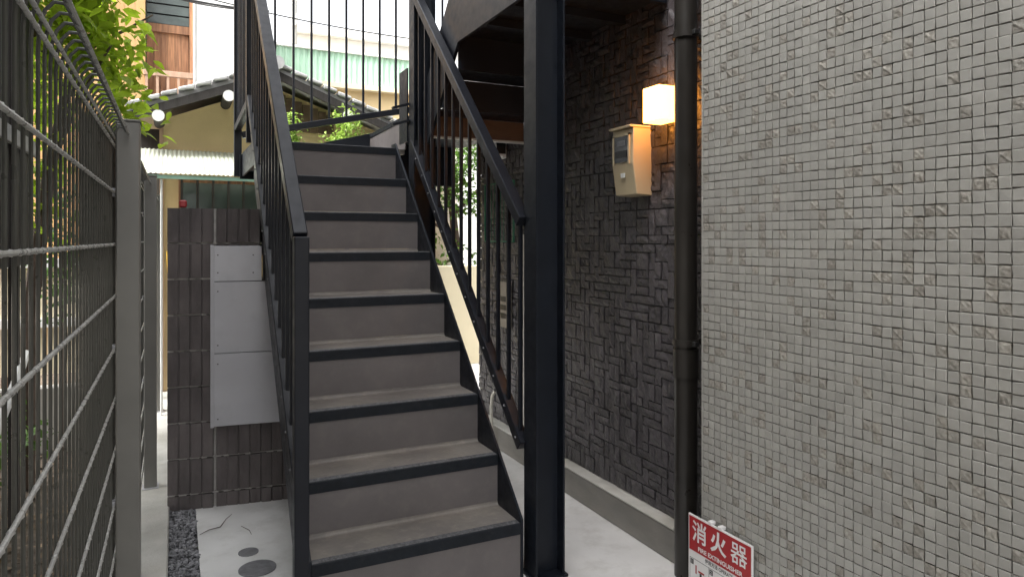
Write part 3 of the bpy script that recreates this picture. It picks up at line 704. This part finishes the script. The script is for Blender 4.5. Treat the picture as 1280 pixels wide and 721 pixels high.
# ------------------------------------------------------------------ plants
def leaf_verts(L_, W_, fold=.25, droop=.25):
    vs = []; n = 4
    for i in range(n+1):
        t_ = i/n; w_ = W_*math.sin(math.pi*min(1, t_**.8))*.5 + (.0 if 0 < i < n else .001)
        z = -droop*L_*t_*t_
        vs += [(t_*L_, -w_, z + fold*w_), (t_*L_, 0, z), (t_*L_, w_, z + fold*w_)]
    fs = []
    for i in range(n): a = i*3; fs += [(a, a+1, a+4, a+3), (a+1, a+2, a+5, a+4)]
    return vs, fs
def rotm(r): 
    return Matrix.Rotation(r.uniform(0,6.283), 3, 'Z') @ Matrix.Rotation(r.uniform(-.5,1.0), 3, 'Y') @ Matrix.Rotation(r.uniform(-.9,.9), 3, 'X')
def plant(name, label, cat, base, stems, clumps, nleaf, leaf, m, parts=0, seed=1, group=None, stuffname='crown'):
    """clumps: (center, (rx,ry,rz)); leaves gathered on small twigs within them"""
    r = random.Random(seed)
    root = thing(name, base, label, cat, group)
    for pts, rad in stems: MB().tube(pts, rad, 8).build('trunk' if pts is stems[0][0] else 'branch', mt['bark'], root, smooth=True)
    lv, lf = leaf_verts(leaf, leaf*.52); me = MB().add(lv, lf).mesh('leaf', m, origin=Vector((0,0,0)))
    tot = sum(c[1][0]*c[1][1]*c[1][2] for c in clumps); L_ = []
    for c, rad in clumps:
        n = int(nleaf*rad[0]*rad[1]*rad[2]/tot); k = 0; tw = None
        while k < n:
            v = Vector((r.gauss(0,1), r.gauss(0,1), r.gauss(0,1))).normalized()*(r.random()**.33)
            tc = Vector(c) + Vector((v.x*rad[0], v.y*rad[1], v.z*rad[2]))
            for _ in range(r.randint(3,7)):
                p = tc + Vector((r.gauss(0,1), r.gauss(0,1), r.gauss(0,.7)))*leaf*.8
                L_.append((p, rotm(r), r.uniform(.6,1.15))); k += 1
    L_.sort(key=lambda t_: t_[0].length)
    vis = [l for l in L_ if seen(*l[0])]; hid = [l for l in L_ if not seen(*l[0])]
    L_ = vis + hid
    for p, rm, s in L_[:parts]:
        place('leaf', me, root, p, rot=rm.to_euler(), scale=(s,s,s))
    mb = MB()
    for p, rm, s in L_[parts:]: mb.add([tuple(p + rm @ (Vector(v)*s)) for v in lv], lf)
    if mb.v: tag(mb.build(stuffname, m, root), kind='stuff')
    return root
plant('garden_tree', 'bright green large-leaved tree leaning over the mesh fence', 'tree', (-.75, 4.6, G),
    [([(-.75,4.6,G),(-.72,4.55,-.4),(-.62,4.5,.4),(-.5,4.45,1.0),(-.42,4.4,1.6)], [.045,.04,.032,.022,.01]),
     ([(-.62,4.5,.4),(-.45,4.2,.75),(-.3,4.1,1.0)], [.02,.012,.005]), ([(-.55,4.47,.8),(-.7,4.0,1.2),(-.75,3.7,1.5)], [.018,.012,.006]), ([(-.5,4.45,1.0),(-.25,4.5,1.2),(-.12,4.5,1.3)], [.012,.008,.004])],
    [((-.62,4.2,1.25),(.32,.4,.4)), ((-.36,4.3,.9),(.2,.3,.24)), ((-.48,4.1,1.55),(.25,.35,.25)), ((-.75,3.8,1.5),(.25,.3,.3)), ((-.22,4.45,.72),(.1,.2,.14)), ((-.7,4.6,.5),(.15,.25,.5)), ((-.44,4.3,1.28),(.2,.25,.25)), ((-.3,4.4,1.1),(.13,.2,.16))],
    3400, .085, mt['leaf'], parts=300, seed=4, stuffname='crown')
plant('yard_shrub', 'loose dark green shrub low in the neighbour yard', 'shrub', (-.62, 4.9, G),
    [([(-.62,4.9,G),(-.6,4.9,-.6),(-.62,4.92,.0)], [.02,.014,.006])], [((-.62,4.9,-.2),(.16,.3,.35)), ((-.72,5.2,.2),(.15,.3,.3)), ((-.8,4.4,-1.0),(.2,.4,.2))], 700, .06, mt['leafdark'], seed=8)
for i, (x, y, h, rad, lab) in enumerate(((.87, 6.15, 1.10, .12, 'narrow bright green shrub before the yellow gable house'), (1.37, 6.2, 1.17, .22, 'wider bushier bright green shrub before the yellow gable house'))):
    plant('bright_shrub', lab, 'shrub', (x, y, G), [([(x,y,G),(x+.01,y,-.4),(x,y,h-.1)], [.03,.022,.008])],
        [((x, y, h-.13),(rad*.6,rad*.7,.14)), ((x+.02, y, h-.4),(rad,rad,.22)), ((x-.02, y+.05, h-.75),(rad,rad,.35))], 3200, .04, mt['bush'], seed=20+i, group='bright shrubs before the gable house')
plant('leafy_tree', 'loose leafy tree behind the cream garden wall', 'tree', (3.0, 7.9, G),
    [([(3.15,7.9,G),(3.1,7.85,-.3),(3.0,7.8,.4),(2.95,7.8,1.0)], [.07,.06,.045,.02]), ([(3.08,7.84,0),(2.8,7.7,.15),(2.5,7.6,.3)], [.03,.02,.01]), ([(3.02,7.8,.3),(3.3,7.7,.6),(3.5,7.7,.9)], [.03,.02,.01]), ([(3.1,7.85,-.2),(2.85,7.75,-.3),(2.6,7.7,-.25)], [.02,.014,.006])],
    [((2.8,7.8,.75),(.45,.4,.32)), ((3.2,7.9,.95),(.4,.4,.35)), ((2.5,7.7,.35),(.2,.2,.2)), ((3.1,7.7,.45),(.3,.3,.2)), ((2.95,7.7,-.2),(.25,.2,.3)), ((2.55,7.7,.9),(.3,.3,.3))],
    2600, .075, mt['leafdark'], seed=31)
